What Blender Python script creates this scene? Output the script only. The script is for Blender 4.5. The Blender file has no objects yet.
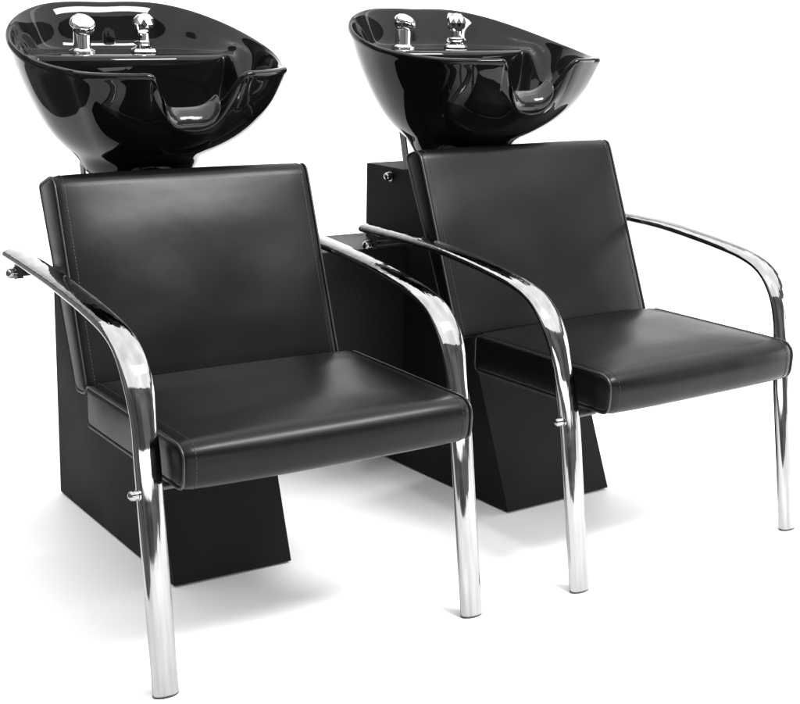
import bpy, bmesh, math, random
from mathutils import Vector, Matrix
random.seed(4)
SC = bpy.context.scene
COL = SC.collection
PI = math.pi

# ------------------------------------------------------------------ materials
def new_mat(name):
    m = bpy.data.materials.new(name); m.use_nodes = True
    nt = m.node_tree
    return m, nt, nt.nodes['Principled BSDF']

def noise_bump(nt, b, layers, coord='Object'):
    """layers: list of (scale, strength, distance, detail)"""
    tc = nt.nodes.new('ShaderNodeTexCoord')
    prev = None
    for sc, st, di, de in layers:
        n = nt.nodes.new('ShaderNodeTexNoise'); n.inputs['Scale'].default_value = sc
        n.inputs['Detail'].default_value = de
        nt.links.new(tc.outputs[coord], n.inputs['Vector'])
        bp = nt.nodes.new('ShaderNodeBump'); bp.inputs['Strength'].default_value = st
        bp.inputs['Distance'].default_value = di
        nt.links.new(n.outputs['Fac'], bp.inputs['Height'])
        if prev: nt.links.new(prev.outputs['Normal'], bp.inputs['Normal'])
        prev = bp
    nt.links.new(prev.outputs['Normal'], b.inputs['Normal'])

def rough_noise(nt, b, scale, lo, hi):
    tc = nt.nodes.new('ShaderNodeTexCoord')
    n = nt.nodes.new('ShaderNodeTexNoise'); n.inputs['Scale'].default_value = scale
    n.inputs['Detail'].default_value = 5
    nt.links.new(tc.outputs['Object'], n.inputs['Vector'])
    mr = nt.nodes.new('ShaderNodeMapRange')
    mr.inputs['From Min'].default_value = .3; mr.inputs['From Max'].default_value = .7
    mr.inputs['To Min'].default_value = lo; mr.inputs['To Max'].default_value = hi
    nt.links.new(n.outputs['Fac'], mr.inputs['Value'])
    nt.links.new(mr.outputs['Result'], b.inputs['Roughness'])

def simple(name, col, rough, metal=0.0, bump=None, rn=None, coat=0, ior=1.5, spec=.5):
    m, nt, b = new_mat(name)
    b.inputs['Base Color'].default_value = (*col, 1)
    b.inputs['Roughness'].default_value = rough
    b.inputs['Metallic'].default_value = metal
    b.inputs['IOR'].default_value = ior; b.inputs['Specular IOR Level'].default_value = spec
    if coat:
        b.inputs['Coat Weight'].default_value = coat; b.inputs['Coat Roughness'].default_value = .03
    if bump: noise_bump(nt, b, bump)
    if rn: rough_noise(nt, b, *rn)
    return m

M = {}
M['leather'] = simple('black_leather', (.0028, .0028, .0029), .32, 0,
                      bump=[(2.8, .5, .03, 1.5), (13, .12, .005, 2), (340, .13, .0006, 3)], rn=(5, .28, .35), spec=.14)
M['piping'] = simple('black_piping', (.006, .006, .006), .34, 0, bump=[(500, .3, .0008, 2)])
M['thread'] = simple('grey_thread', (.014, .014, .014), .5, 0)
M['cabinet'] = simple('black_powder_coat', (.0045, .0045, .0047), .42, 0,
                      bump=[(700, .12, .0004, 2), (2.0, .10, .01, 1)], rn=(6, .58, .68), spec=.12)
M['box'] = simple('black_grained_sheet', (.003, .003, .003), .5, 0, bump=[(240, .5, .0012, 4), (3, .1, .01, 1)], rn=(5, .42, .55), spec=.20)
M['ceramic'] = simple('black_glazed_ceramic', (.003, .003, .003), .03, 0, bump=[(5, .14, .01, 2), (22, .05, .002, 2)], ior=1.45, spec=.26)
M['rubber'] = simple('black_gel_rubber', (.006, .006, .006), .14, 0, bump=[(24, .35, .007, 2)], spec=.36)
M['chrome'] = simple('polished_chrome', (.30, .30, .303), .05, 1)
_nt = M['chrome'].node_tree; _b = _nt.nodes['Principled BSDF']
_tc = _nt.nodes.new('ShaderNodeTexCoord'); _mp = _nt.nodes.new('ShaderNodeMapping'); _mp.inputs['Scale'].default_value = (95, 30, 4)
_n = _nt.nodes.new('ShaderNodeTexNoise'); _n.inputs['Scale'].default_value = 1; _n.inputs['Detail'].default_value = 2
_bp = _nt.nodes.new('ShaderNodeBump'); _bp.inputs['Strength'].default_value = .5
_cr = _nt.nodes.new('ShaderNodeMapRange'); _cr.inputs['From Min'].default_value = .35; _cr.inputs['From Max'].default_value = .65
_cr.inputs['To Min'].default_value = .03; _cr.inputs['To Max'].default_value = .09
_n2 = _nt.nodes.new('ShaderNodeTexNoise'); _n2.inputs['Scale'].default_value = 26; _n2.inputs['Detail'].default_value = 6
_nt.links.new(_tc.outputs['Object'], _n2.inputs['Vector']); _nt.links.new(_n2.outputs['Fac'], _cr.inputs['Value']); _nt.links.new(_cr.outputs['Result'], _b.inputs['Roughness'])
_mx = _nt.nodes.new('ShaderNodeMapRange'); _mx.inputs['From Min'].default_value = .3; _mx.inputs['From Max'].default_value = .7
_mx.inputs['To Min'].default_value = .23; _mx.inputs['To Max'].default_value = .33  # streaks in the base colour stand in for reflections along the legs
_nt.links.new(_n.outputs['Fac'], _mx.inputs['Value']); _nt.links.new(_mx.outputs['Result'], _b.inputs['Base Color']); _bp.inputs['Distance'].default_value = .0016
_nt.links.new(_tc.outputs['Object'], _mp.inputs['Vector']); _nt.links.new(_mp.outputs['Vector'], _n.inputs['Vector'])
_nt.links.new(_n.outputs['Fac'], _bp.inputs['Height']); _nt.links.new(_bp.outputs['Normal'], _b.inputs['Normal'])
M['tap_chrome'] = simple('bright_tap_chrome', (.72, .72, .72), .03, 1)
M['steel'] = simple('brushed_steel', (.22, .22, .22), .3, 1, bump=[(60, .3, .002, 3)])
M['braid'] = simple('braided_hose', (.35, .35, .35), .35, 1, bump=[(260, .8, .003, 2)])
M['dark'] = simple('black_plastic', (.012, .012, .012), .35, 0)
M['floor'] = simple('white_studio_floor', (.93, .93, .93), .55, 0, bump=[(3, .04, .004, 2)])
M['backdrop'] = simple('white_studio_paper', (.92, .92, .92), .8, 0, bump=[(2, .03, .004, 2)])

# ------------------------------------------------------------------ helpers
def link(o, parent=None):
    COL.objects.link(o)
    if parent is not None: o.parent = parent
    return o

def obj(name, verts, faces, mat, parent=None, smooth=40, sub=0, bevel=0):
    me = bpy.data.meshes.new(name)
    me.from_pydata([tuple(v) for v in verts], [], faces)
    bm = bmesh.new(); bm.from_mesh(me)
    bmesh.ops.remove_doubles(bm, verts=bm.verts, dist=1e-6)
    bmesh.ops.recalc_face_normals(bm, faces=bm.faces)
    bm.to_mesh(me); bm.free()
    me.materials.append(mat)
    if smooth:
        for p in me.polygons: p.use_smooth = True
        if smooth < 180: me.set_sharp_from_angle(angle=math.radians(smooth))
    o = link(bpy.data.objects.new(name, me), parent)
    if bevel:
        b = o.modifiers.new('bevel', 'BEVEL'); b.width = bevel; b.segments = 3
        b.limit_method = 'ANGLE'; b.angle_limit = math.radians(40)
        b.harden_normals = False
    if sub:
        s = o.modifiers.new('subsurf', 'SUBSURF'); s.levels = sub; s.render_levels = sub
    return o

class MB:
    def __init__(self): self.v = []; self.f = []
    def add(self, v, f):
        n = len(self.v); self.v += [tuple(p) for p in v]; self.f += [[i + n for i in q] for q in f]; return self
    def rings(self, rings, cap0=True, cap1=True):
        n = len(rings[0]); v = [p for r in rings for p in r]; f = []
        for k in range(len(rings) - 1):
            for i in range(n):
                j = (i + 1) % n
                f.append([k * n + i, k * n + j, (k + 1) * n + j, (k + 1) * n + i])
        if cap0: f.append(list(range(n))[::-1])
        if cap1: f.append([(len(rings) - 1) * n + i for i in range(n)])
        return self.add(v, f)
    def box(self, x0, x1, y0, y1, z0, z1):
        v = [(x, y, z) for z in (z0, z1) for x, y in ((x0, y0), (x1, y0), (x1, y1), (x0, y1))]
        return self.add(v, [[3, 2, 1, 0], [4, 5, 6, 7], [0, 1, 5, 4], [1, 2, 6, 5], [2, 3, 7, 6], [3, 0, 4, 7]])
    def lathe(self, prof, origin, axis=(0, 0, 1), n=28):
        """prof: list of (radius, height along axis)"""
        a = Vector(axis).normalized(); q = a.to_track_quat('Z', 'Y'); o = Vector(origin)
        rings = []
        for r, h in prof:
            rings.append([o + q @ Vector((max(r, 1e-5) * math.cos(2 * PI * i / n), max(r, 1e-5) * math.sin(2 * PI * i / n), h)) for i in range(n)])
        return self.rings(rings)
    def tube(self, pts, r, n=10):
        pts = [Vector(p) for p in pts]; rings = []
        t0 = (pts[1] - pts[0]).normalized()
        up = Vector((0, 0, 1)) if abs(t0.z) < .9 else Vector((1, 0, 0))
        u = t0.cross(up).normalized()
        for i, p in enumerate(pts):
            t = (pts[min(i + 1, len(pts) - 1)] - pts[max(i - 1, 0)]).normalized()
            u = (u - t * u.dot(t)).normalized(); w = t.cross(u)
            rings.append([p + r * (math.cos(2 * PI * k / n) * u + math.sin(2 * PI * k / n) * w) for k in range(n)])
        return self.rings(rings)
    def build(self, name, mat, parent=None, **kw): return obj(name, self.v, self.f, mat, parent, **kw)

def catmull(P, closed=False, k=8):
    P = [Vector(p) for p in P]; n = len(P); out = []
    for i in range(n if closed else n - 1):
        if closed: a, b, c, d = P[i - 1], P[i], P[(i + 1) % n], P[(i + 2) % n]
        else: a, b, c, d = P[max(i - 1, 0)], P[i], P[i + 1], P[min(i + 2, n - 1)]
        for j in range(k):
            t = j / k
            out.append(.5 * ((2 * b) + (c - a) * t + (2 * a - 5 * b + 4 * c - d) * t * t + (3 * b - a - 3 * c + d) * t ** 3))
    if not closed: out.append(P[-1])
    return out

def round_poly(pts, rad, k=7):
    """rounded 2D polygon"""
    out = []; n = len(pts)
    for i in range(n):
        p = Vector(pts[i]); a = Vector(pts[i - 1]); b = Vector(pts[(i + 1) % n]); r = rad[i]
        u = (a - p).normalized(); v = (b - p).normalized()
        ang = u.angle(v); d = min(r / math.tan(ang / 2), .48 * (a - p).length, .48 * (b - p).length)
        p0 = p + u * d; p1 = p + v * d
        for j in range(k + 1):
            t = j / k
            out.append((1 - t) ** 2 * p0 + 2 * t * (1 - t) * p + t * t * p1)
    return out

def resample(P, step):
    """subdivide the long edges of a closed 2D polygon"""
    out = []; n = len(P)
    for i in range(n):
        a = P[i]; b = P[(i + 1) % n]; m = max(1, int((b - a).length / step))
        for j in range(m): out.append(a.lerp(b, j / m))
    return out

def offset(P, d):
    """push a closed 2D polygon outward by d"""
    n = len(P); area = sum(P[i - 1].x * P[i].y - P[i].x * P[i - 1].y for i in range(n)); s = 1 if area > 0 else -1
    out = []
    for i in range(n):
        t = (P[(i + 1) % n] - P[i - 1]).normalized()
        out.append(P[i] + s * d * Vector((t.y, -t.x)))
    return out

def lerp(a, b, t): return a + (b - a) * t
def sstep(t): t = max(0, min(1, t)); return t * t * (3 - 2 * t)

# ------------------------------------------------------------------ upholstery
def cushion(name, prof, x0, x1, parent, corners, crown=.006, edge=.010):
    """prof (y,z) outline swept across x with padded faces and pinched, piped side edges"""
    P = resample(prof, .02); corners = [Vector(k) for k in corners]
    h = (x1 - x0) / 2; c = (x0 + x1) / 2
    ew = edge * 1.5 + .004
    ends = [(k, -edge * 1.25 * (1 - math.sqrt(max(0, 1 - (1 - k) ** 2)))) for k in (0, .05, .14, .3, .55, 1)]
    levels = [(-h + k * ew, d) for k, d in ends]
    N = 14
    for i in range(1, N):
        x = lerp(-h + ew, h - ew, i / N)
        u = x / h
        levels.append((x, crown * (1 - abs(u) ** 3)))
    levels += [(h - k * ew, d) for k, d in ends[::-1]]
    rings = []
    wt = [.25 + .75 * sstep(min((q - k).length for k in corners) / .13) for q in P]
    for x, d in levels:
        rings.append([(c + x, q.x, q.y) if d <= 0 else (c + x, lerp(q0.x, q.x, k), lerp(q0.y, q.y, k)) for q, q0, k in zip(offset(P, d), P, wt)])
    m = MB().rings(rings)
    body = m.build(name, M['leather'], parent, smooth=50)
    for sx in (-1, 1):
        pp = MB(); Q = offset(P, -edge * .33); xx = c + sx * (h - .12 * ew)
        pp.tube([(xx, q.x, q.y) for q in Q] + [(xx, Q[0].x, Q[0].y)], .0026, 8)
        pp.build('piping', M['piping'], body, smooth=60)
        st = MB(); Q = offset(P, .0006); xx = c + sx * (h - ew - .003)      # a row of stitches beside the piping
        acc = 0
        for i in range(len(Q)):
            a = Q[i]; b = Q[(i + 1) % len(Q)]; L = (b - a).length; m_ = max(1, round(L / .007))
            for j in range(m_):
                p = a.lerp(b, (j + .2) / m_); q = a.lerp(b, (j + .75) / m_)
                st.tube([(xx, p.x, p.y), (xx, q.x, q.y)], .0007, 5)
        st.build('stitching', M['thread'], body, smooth=60)
    return body

# ------------------------------------------------------------------ chrome arm and front leg, one bent oval tube
def arm_mesh(sx, xl, xr, yr, zr):
    path = [(yr, zr), (lerp(yr, .46, .5), lerp(zr, .632, .5) + .001), (.46, .632), (.34, .6205), (.25, .6085), (.19, .597), (.145, .580),
            (.112, .553), (.089, .517), (.0755, .475), (.066, .43), (.052, .345), (.026, .172), (0, .0)]
    P = catmull([(y, z, 0) for y, z in path], k=6)
    n = 28; rings = []; L = len(P)
    for i, p in enumerate(P):
        t = (P[min(i + 1, L - 1)] - P[max(i - 1, 0)]).normalized()
        nv = Vector((-t.y, t.x, 0)) if t.x < 0 else Vector((t.y, -t.x, 0))
        nv = Vector((t.y, -t.x, 0))
        z = p.y
                # flattened a little on the rest, fuller on the leg
        k = sstep((z - .42) / .12)
        w = lerp(.0236, .0252, k); th = lerp(.0130, .0105, k); w += .0025 * math.exp(-((z - .545) / .045) ** 2)
        # pinch where the tube was bent
        g = math.exp(-((z - .455) / .03) ** 2); w -= .0012 * g; th -= .0014 * g
        x = sx * lerp(xl, xr, sstep((z - .3) / .3))
        ring = []
        for j in range(n):
            a = 2 * PI * j / n; ca, sa = math.cos(a), math.sin(a)
            e = lerp(.88, .86, k)
            u = math.copysign(abs(ca) ** e, ca) * w; v = math.copysign(abs(sa) ** e, sa) * th
            ring.append((x + u, p.x + nv.x * v, p.y + nv.y * v))
        if i == L - 1: ring = [(a, b, .005) for a, b, c in ring]
        rings.append(ring)
    return MB().rings(rings)

def acorn(m, o, axis, r=.011):
    m.lathe([(0, 0), (r * 1.25, 0), (r * 1.25, .003), (r, .0035), (r, .012), (r * .82, .016), (r * .45, .019), (0, .02)], o, axis, 18)

# ------------------------------------------------------------------ basin
RIM = [(0, .2717), (.0754, .2738), (.1408, .2632), (.2012, .2271), (.2499, .1669), (.2776, .0906), (.2838, .0123), (.2763, -.0475),
       (.258, -.1091), (.2395, -.1586), (.224, -.2035), (.182, -.2368), (.1326, -.258), (.110, -.2642)]
NOTCH = [(.0965, -.2630, -.006), (.0862, -.2545, -.021), (.0765, -.2420, -.041), (.0650, -.2280, -.060), (.0420, -.2140, -.073)]
def rim_loop(tilt, roll):
    """ordered points of the basin outline: (x, y, z) with the neck cut-out, and the same outline with the cut-out filled"""
    pl = lambda x, y: tilt * y + .40 * y * y
    right = [(x, y, pl(x, y)) for x, y in RIM] + [(x, y, pl(x, y) + d) for x, y, d in NOTCH]
    fill = [(x, y, pl(x, y)) for x, y in RIM] + [(x, -.2664 - .004 * (1 - x / .10), pl(x, -.268)) for x, y in ((.0965, 0), (.082, 0), (.066, 0), (.048, 0), (.026, 0))]
    def close(R, mid):
        c = R + [mid] + [(-x, y, z) for x, y, z in R[1:]][::-1]
        P = catmull(c, closed=True, k=4)
        return [Vector((p.x, p.y, p.z + roll * p.x)) for p in P]
    return close(right, (0, -.207, pl(0, -.207) - .078)), close(fill, (0, -.2705, pl(0, -.2705)))

def basin_mesh(tilt, roll, nb):
    O, FO = rim_loop(tilt, roll); n = len(O); ZB = -.215
    def ell(p, a, b):
        ang = math.atan2(p.y / .26, p.x / .27); return Vector((a * math.cos(ang), b * math.sin(ang)))
    rings = []
    def outer(a, b, so, w, h, nw):
        """a, b: ellipse near the foot; so: scale of the outline; w: share of the outline; h: height; nw: how much of the neck cut-out shows"""
        r = []
        for p, q in zip(O, FO):
            e = ell(q, a, b) + Vector((nb * (1 - w), 0))
            xy = e.lerp(Vector((q.x, q.y)) * so, w)
            xy = xy.lerp(Vector((p.x, p.y)) * so, nw)
            z = lerp(ZB, q.z, h); cut = q.z - p.z
            if cut > .002: z = lerp(lerp(ZB, p.z - .012, min(1, h * 1.02)), p.z - .004, nw) if h > .5 else lerp(ZB, q.z - cut * h, h)
            r.append((xy.x, xy.y, z))
        rings.append(r)
    rings.append([(x * .9 + nb, y * .9, ZB - .05) for x, y in [tuple(ell(p, .118, .108)) for p in FO]])
    outer(.122, .112, 1, 0, -.10, 0)
    outer(.134, .122, 1, 0, 0, 0)
    outer(.170, .158, .62, .20, .10, 0)
    outer(.206, .194, .75, .45, .26, 0)
    outer(.230, .218, .845, .72, .46, 0)
    outer(.245, .235, .91, .92, .66, .10)
    outer(.25, .24, .955, 1, .84, .55)
    outer(.25, .24, .985, 1, .95, .95)
    def wide(p):            # the rim broadens into flat wings at the two front corners
        d = math.hypot(abs(p.x) - .205, p.y + .215); return math.exp(-(d / .055) ** 2)
    def rim(s, dz, ww=0):
        r = []
        for p in O:
            k = s - ww * wide(p); r.append((p.x * k, p.y * k, p.z + dz))
        rings.append(r)
    rim(1.0, -.003); rim(1.0, .004); rim(.985, .0085); rim(.966, .0065, .05); rim(.952, -.003, .09)
    def back(p): return sstep((p.y - .02) / .07)
    def inner(s, dz, deck_y=None, deck_z=None):
        r = []
        for p in O:
            k = s - .075 * wide(p)
            x, y, z = p.x * k, p.y * k, p.z + dz
            k = back(p)
            if deck_z is not None: z = lerp(z, deck_z, k)
            if deck_y is not None and k > 0:
                yc = deck_y - .040 * (1 - min(1, (x / .22) ** 2)); y = lerp(y, min(y, yc), k)
            r.append((x, y, z))
        rings.append(r)
    DZ = DECK
    inner(.928, -.022)
    inner(.895, -.050, None, DZ + .022)
    inner(.872, -.064, None, DZ + .004)
    inner(.84, -.074, None, DZ)
    inner(.80, -.084, .095, DZ)
    inner(.79, -.090, .088, DZ - .004)
    inner(.78, -.100, .082, DZ - .03)
    r = []
    for p in O: r.append((p.x * .68, min(p.y * .68, .07), -.150))
    rings.append(r)
    for s, z in ((.50, -.182), (.30, -.196), (.10, -.202)):
        rings.append([(lerp(p.x * s, ell(p, .2 * s, .14 * s).x, .4), lerp(p.y * s * .8, ell(p, .2 * s, .14 * s).y, .5) - .02, z) for p in O])
    return MB().rings(rings)

DECK = -.007
def neck_rest_mesh(tilt, roll):
    """a soft gel pad folded over the lip of the neck cut-out"""
    sec = [(.050, -.046), (.032, -.018), (.018, .002), (.004, .0125), (-.012, .0105), (-.026, .000), (-.032, -.012), (-.034, -.024), (-.028, -.036)]
    rows = []; NU = 20
    z0 = tilt * -.207 + .40 * .207 ** 2 - .078
    for side in (0, 1):
        for i in range(NU + 1):
            u = -1 + 2 * i / NU; x = -.010 + .060 * u; y = -.207 - .020 * abs(u) ** 3; z = z0 + .030 * abs(u) ** 4 + roll * x
            e = math.sqrt(max(0, 1 - abs(u) ** 6)); s = (.72 + .28 * e) if side == 0 else .62
            rows.append([(x * (1.0 if side == 0 else .97), y + a * s, z + b * s - (0 if side == 0 else .004)) for a, b in sec])
    k = len(sec); v = [p for r in rows for p in r]; f = []
    n1 = NU + 1
    def idx(side, i, j): return (side * n1 + i) * k + j
    for i in range(NU):
        for j in range(k - 1):
            f.append([idx(0, i, j), idx(0, i + 1, j), idx(0, i + 1, j + 1), idx(0, i, j + 1)])
            f.append([idx(1, i, j), idx(1, i, j + 1), idx(1, i + 1, j + 1), idx(1, i + 1, j)])
        for j in (0, k - 1):
            f.append([idx(0, i, j), idx(1, i, j), idx(1, i + 1, j), idx(0, i + 1, j)])
    for i in (0, NU):
        for j in range(k - 1):
            f.append([idx(0, i, j), idx(0, i, j + 1), idx(1, i, j + 1), idx(1, i, j)])
    return MB().add(v, f)

# ------------------------------------------------------------------ one complete unit
def unit(loc, rot, p, label):
    root = bpy.data.objects.new('shampoo_chair', None); link(root)
    root.location = loc; root.rotation_euler = (0, 0, rot)
    root['label'] = label; root['category'] = 'shampoo chair'; root['group'] = 'salon shampoo chairs with basins'
    # ---- cabinet: folded sheet metal, sloping front, tall rear column
    x0, x1 = p['bo'] - p['b'], p['bo'] + p['b']; yf, yr, zc, fl = p['yf'], p['yr'], p['zc'], p['fl']
    prof = round_poly([(yf, .004), (yr, .004), (yr, zc), (p['ybt'] + .105, zc), (yf + fl * .40 / .44, .40)], [.002, .002, .004, .004, .03], 3)
    cab = MB().rings([[(x, q.x, q.y) for q in prof] for x in (x0, x1)]).build('cabinet', M['cabinet'], root, smooth=30, bevel=.0035)
    for sx, xx in ((-1, x0), (1, x1)):
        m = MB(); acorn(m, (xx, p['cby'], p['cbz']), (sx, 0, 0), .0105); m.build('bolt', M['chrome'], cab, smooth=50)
    # a seam where the two folded sheets of the sloping front meet the side
    # ---- seat
    s, so = p['s'], p['so']
    sc = [(p['ysf'] - .002, p['zst']), (p['ysf'] + .003, p['zst'] - p['th']), (p['ysr'] + .022, p['zstr'] - p['th'] - .002), (p['ysr'] + .022, p['zstr'] - .002)]
    cushion('seat', round_poly(sc, [.048, .028, .019, .019]), so - s, so + s, root, sc, crown=.012, edge=.011)
    # steel seat frame hidden under the cushion
    m = MB(); zb = p['zst'] - p['th'] - .021
    m.box(so - s + .03, so + s - .03, .085, .115, zb, zb + .02)
    for xx in (x0 + .02, x1 - .05): m.box(xx, xx + .03, .1155, yf + fl * .9, zb + .001, zb + .019)
    m.build('seat_frame', M['dark'], root, smooth=30)
    # ---- backrest
    bw, bo = p['bw'], p['bbo']
    dy, dz = p['ybt'] - p['ybb'], p['zbt'] - p['zbb']; L = math.hypot(dy, dz); uy, uz = dy / L, dz / L; t = p['bth']
    A = (p['ybb'] - uy * .024, p['zbb'] - uz * .024); B = (p['ybt'] + uy * .004, p['zbt'] + uz * .004)
    bk = [A, B, (B[0] + t * uz, B[1] - t * uy), (A[0] + t * uz * .75, A[1] - t * uy * .75 + .02)]
    cushion('backrest', round_poly(bk, [.020, .030, .014, .03]), bo - bw - .004, bo + bw + .004, root, bk, crown=.008, edge=.008)
    # ---- arms
    for sx in (-1, 1):
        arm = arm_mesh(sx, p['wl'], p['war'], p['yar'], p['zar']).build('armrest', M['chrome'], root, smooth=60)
        xa = sx * p['war']
        m = MB(); rr = lambda k, z: [(sx * p['wl'] + .0240 * k * math.cos(2 * PI * j / 28), .0003 + .0132 * k * math.sin(2 * PI * j / 28), z) for j in range(28)]
        m.rings([rr(.96, .0008), rr(1, .002), rr(1, .0052)]); m.build('foot_pad', M['dark'], arm, smooth=40)
        # rear fixing: bolt through a tab under the rest into the cabinet side
        by, bz = p['yar'] - .022, p['zar'] - .036
        xc = x0 if sx < 0 else x1
        m = MB(); m.lathe([(.0075, 0), (.0075, abs(xa - xc) - .004)], (xc + sx * .002, by, bz), (sx, 0, 0), 14)
        m.box(xa - .006, xa + .006, by - .009, by + .009, bz - .010, p['zar'] - .008)
        m.build('arm_bracket', M['dark'], arm, smooth=40)
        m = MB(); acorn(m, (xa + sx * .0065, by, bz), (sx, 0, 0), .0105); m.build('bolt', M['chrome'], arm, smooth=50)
        xl = sx * p['wl']; zb2 = zb + .009; yb = .0525 * zb2 / .345
        if sx < 0:
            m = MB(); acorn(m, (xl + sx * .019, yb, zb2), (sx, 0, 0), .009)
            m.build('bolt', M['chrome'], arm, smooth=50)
        m = MB(); m.lathe([(.006, 0), (.006, s and (p['wl'] - s + .03))], (sx * (s - .03), .06, zb2 + .004), (sx, 0, 0), 12)
        m.build('spacer_rod', M['dark'], arm, smooth=50)
    # ---- basin
    bc = Vector((p['bx'], p['by'], p['bz'])); Rz = Matrix.Rotation(p['br'], 3, 'Z')
    def place(m):
        m.v = [tuple(bc + Rz @ Vector(v)) for v in m.v]; return m
    ti, ro = p['tilt']
    basin = place(basin_mesh(ti, ro, -.025)).build('basin', M['ceramic'], root, smooth=180, sub=2)
    place(neck_rest_mesh(ti, ro)).build('neck_rest', M['rubber'], basin, smooth=180, sub=2)
    m = MB(); m.lathe([(.024, 0), (.024, .003), (.020, .004), (.013, .0025), (0, .0025)], (0, -.03, -.203), (0, 0, 1), 24)
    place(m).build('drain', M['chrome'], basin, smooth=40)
    # ---- mixer tap: stout chrome body under a slanted domed lever cap
    lx, ly = p['tap1']
    m = MB(); m.lathe([(.028, -.003), (.029, .003), (.028, .006), (.0225, .008), (.0195, .0105), (.0190, .014), (.0190, .042), (.0180, .047), (0, .047)], (lx, ly, DECK), (0, 0, 1), 32)
    tap = place(m).build('mixer_tap', M['tap_chrome'], root, smooth=40)
    m = MB(); ax = Vector(p['lever']).normalized()
    m.lathe([(.0165, -.010), (.0235, -.004), (.0275, .002), (.0285, .007), (.0275, .013), (.0225, .0195), (.0145, .024), (.006, .0262), (0, .0265)], Vector((lx, ly, DECK + .053)) + ax * .002, ax, 36)
    place(m).build('tap_lever', M['tap_chrome'], tap, smooth=60)
    # ---- hand spray parked in its holder
    hx, hy = p['tap2']
    m = MB(); m.lathe([(.029, -.003), (.030, .003), (.027, .009), (.019, .012), (.015, .016), (.022, .020), (.022, .024), (.012, .027), (.0105, .046), (.0, .046)], (hx, hy, DECK), (0, 0, 1), 14)
    hold = place(m).build('spray_holder', M['tap_chrome'], root, smooth=15)
    m = MB(); o = Vector((hx, hy, DECK + .040)); ax2 = Vector((.05, -.12, 1)).normalized()
    bmh = bmesh.new(); bmesh.ops.create_icosphere(bmh, subdivisions=2, radius=.0245)
    vs = [o + Vector((0, 0, .022)) + v.co * (1 + random.uniform(-.05, .05)) for v in bmh.verts]; bmh.verts.index_update()
    m.add(vs, [[v.index for v in f.verts] for f in bmh.faces]); bmh.free()
    place(m).build('spray_head', M['tap_chrome'], hold, smooth=0)
    # ---- pedestal and tilt bracket carrying the basin, with the water hose
    zt = p['zc']
    cx, cy = bc.x, bc.y + .02
    m = MB(); hp_ = bc.z - .262 - zt
    m.lathe([(.10, 0), (.10, .004), (.085, .008), (.080, hp_), (0, hp_)], (p['bo'], cy, zt + .001), (0, 0, 1), 32)
    m.build('pedestal', M['dark'], root, smooth=40)
    hb = p['hb']
    m = MB(); xx = x0 + .006
    m.rings([[(xx + dx, hb + o_ + dy, zt + z) for dx, dy in ((0, -.011), (.004, -.011), (.004, .011), (0, .011))]
             for o_, z in ((-.012, .001), (-.010, .012), (.010, .088), (.012, .104))])
    m.build('tilt_bracket', M['steel'], root, smooth=30)
    m = MB(); hp = catmull([(xx + .006, hb - .012, zt + .105), (xx + .004, hb - .030, zt + .080), (xx + .012, hb - .058, zt + .058), (xx + .026, hb - .078, zt + .046), (xx + .042, hb - .070, zt + .026), (xx + .05, hb - .04, zt - .01)], k=8)
    m.tube(hp, .0075, 10); m.build('water_hose', M['braid'], root, smooth=60)
    return root

P1 = dict(b=.1328, bo=.0122, yf=.4057, yr=1.055, zc=.7498, fl=.1545, cby=.94, cbz=.728,
          s=.2922, so=.0035, ysf=-.0178, ysr=.4007, zst=.4431, zstr=.4449, th=.0845,
          bw=.2751, bbo=.0011, ybb=.4493, zbb=.4336, ybt=.5904, zbt=.8157, bth=.0905,
          yar=.715, zar=.6465, war=.3181, wl=.319,
          bx=.0184, by=.809, bz=1.0353, br=-.017, tilt=(.2331, .0117), tap1=(-.097, .138), tap2=(.046, .141), lever=(.05, -.62, .78), hb=.872)
P2 = dict(b=.1585, bo=.002, yf=.4184, yr=1.014, zc=.7498, fl=.1779, cby=.909, cbz=.728,
          s=.2756, so=.0045, ysf=-.0107, ysr=.4007, zst=.4454, zstr=.4449, th=.0864,
          bw=.2872, bbo=-.0041, ybb=.4541, zbb=.4432, ybt=.6073, zbt=.8293, bth=.0571,
          yar=.745, zar=.6365, war=.338, wl=.319,
          bx=-.0292, by=.7598, bz=1.0438, br=-.0493, tilt=(.1791, -.0041), tap1=(-.112, .136), tap2=(.050, .143), lever=(.50, -.05, .86), hb=.865)
unit((0, 0, 0), 0, P1, 'nearer and larger black shampoo chair, chrome front leg standing lowest in the picture')
unit((.8957, .0027, 0), .0517, P2, 'farther black shampoo chair with chrome bolt on the cabinet column beside its backrest')

# ------------------------------------------------------------------ plumbing box bridging the two cabinets
m = MB(); m.box(.146, .728, .835, 1.045, .10, .565)
o = m.build('plumbing_box', M['box'], None, smooth=30, bevel=.003)
o['label'] = 'low black flat-topped box joining the two cabinets between the chairs'; o['category'] = 'plumbing box'

# ------------------------------------------------------------------ studio sweep
m = MB(); m.add([(-1.05, -2.2, 0), (8.5, -2.2, 0), (8.5, 3.2, 0), (-1.05, 3.2, 0)], [[0, 1, 2, 3]])
o = m.build('floor', M['floor'], None, smooth=0); o['kind'] = 'structure'
v = []; f = []
K = 14; R = 1.2
arc = [(3.2 + R * math.sin(a), R - R * math.cos(a)) for a in [PI / 2 * i / K for i in range(K + 1)]] + [(3.2 + R, 4.5)]
for y, z in arc: v += [(-1.05, y, z), (8.5, y, z)]
for i in range(len(arc) - 1): f.append([2 * i, 2 * i + 1, 2 * i + 3, 2 * i + 2])
o = obj('backdrop', v, f, M['backdrop'], None, smooth=180); o['kind'] = 'structure'

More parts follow.
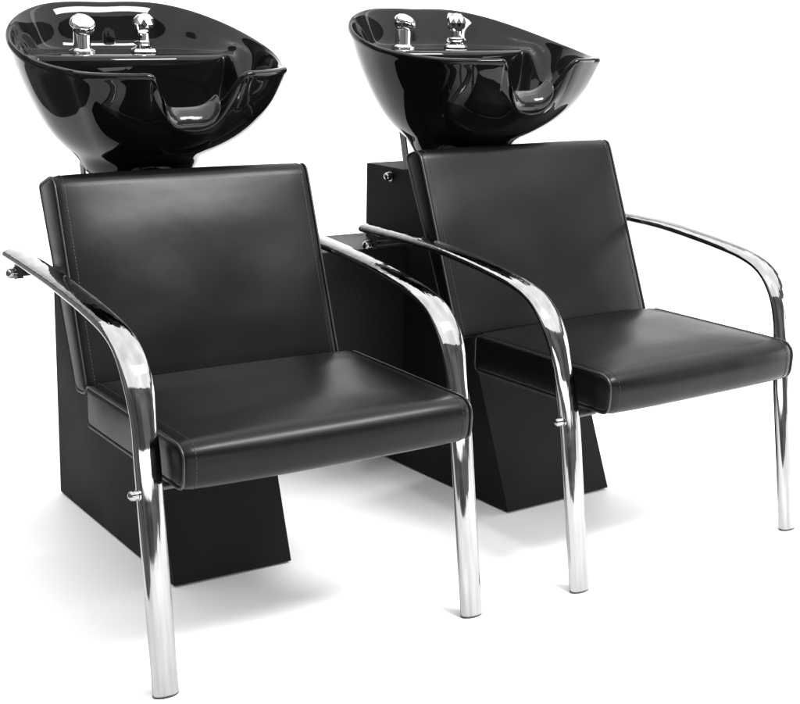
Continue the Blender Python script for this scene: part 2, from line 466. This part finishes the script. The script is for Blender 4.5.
# ------------------------------------------------------------------ studio softboxes and added fill lights
def area(name, loc, target, sx, sy, power, spread=180):
    l = bpy.data.lights.new(name, 'AREA'); l.shape = 'RECTANGLE'; l.size = sx; l.size_y = sy; l.energy = power
    l.spread = math.radians(spread)
    o = link(bpy.data.objects.new(name, l)); o.location = loc
    o.rotation_euler = (Vector(target) - Vector(loc)).to_track_quat('-Z', 'Y').to_euler()
    return o
area('overhead_softbox', (1.2, -.4, 3.3), (1.2, -.4, 0), 9.0, 7.0, 500)
area('strip_softbox', (1.25, -1.25, 2.75), (.9, .1, .45), 1.6, .55, 165)
area('backdrop_fill', (4.4, .6, 3.2), (4.6, 4.4, 2.4), 6.0, 1.4, 90)  # unseen light added to bring the sweep up to white
area('right_fill', (4.6, -.6, .9), (.6, .3, .1), 3.0, 1.6, 90)  # unseen fill added to lift the floor shadows from the side
area('low_front_fill', (.4, -3.3, .42), (.6, .3, .12), 5.0, .5, 40)  # unseen fill added to brighten the shaded floor under the seats

w = bpy.data.worlds.new('World'); SC.world = w; w.use_nodes = True
nt = w.node_tree; bg = nt.nodes['Background']; bg.inputs['Strength'].default_value = 1
tc = nt.nodes.new('ShaderNodeTexCoord'); mp = nt.nodes.new('ShaderNodeMapping'); mp.inputs['Scale'].default_value = (1, 1, .35)
nz = nt.nodes.new('ShaderNodeTexNoise'); nz.inputs['Scale'].default_value = 2.6; nz.inputs['Detail'].default_value = 2
cr_ = nt.nodes.new('ShaderNodeValToRGB'); e = cr_.color_ramp.elements
e[0].position = .40; e[0].color = (.15, .15, .15, 1); e[1].position = .66; e[1].color = (.50, .50, .50, 1)
nt.links.new(tc.outputs['Generated'], mp.inputs['Vector']); nt.links.new(mp.outputs['Vector'], nz.inputs['Vector'])
nt.links.new(nz.outputs['Fac'], cr_.inputs['Fac']); nt.links.new(cr_.outputs['Color'], bg.inputs['Color'])

# ------------------------------------------------------------------ camera
cam = bpy.data.cameras.new('camera'); co = link(bpy.data.objects.new('camera', cam))
F = 1447.4676; yaw, pit, rol = -.5779, -.2285, .0209
cam.sensor_fit = 'HORIZONTAL'; cam.sensor_width = 36; cam.lens = F / 800 * 36
cam.shift_x = -.29 / 800; cam.shift_y = -25.51 / 800
cam.clip_start = .05; cam.clip_end = 100
cy, sy, cp, sp_, cr, sr = math.cos(yaw), math.sin(yaw), math.cos(pit), math.sin(pit), math.cos(rol), math.sin(rol)
A = Matrix(((cy, sy, 0), (-sy, cy, 0), (0, 0, 1))); B = Matrix(((1, 0, 0), (0, cp, sp_), (0, -sp_, cp))); C = Matrix(((cr, 0, sr), (0, 1, 0), (-sr, 0, cr)))
W = C @ B @ A                      # rows: right, forward, up
rows = (Vector(W[0]), Vector(W[2]), -Vector(W[1]))
co.matrix_world = Matrix.Translation((-1.2269, -2.0972, 1.1758)) @ Matrix(rows).transposed().to_4x4()
SC.camera = co

SC.view_settings.view_transform = 'Standard'; SC.view_settings.look = 'None'
SC.view_settings.exposure = 0; SC.view_settings.gamma = 1
SC.cycles.max_bounces = 8; SC.cycles.glossy_bounces = 6
SC.cycles.use_denoising = True
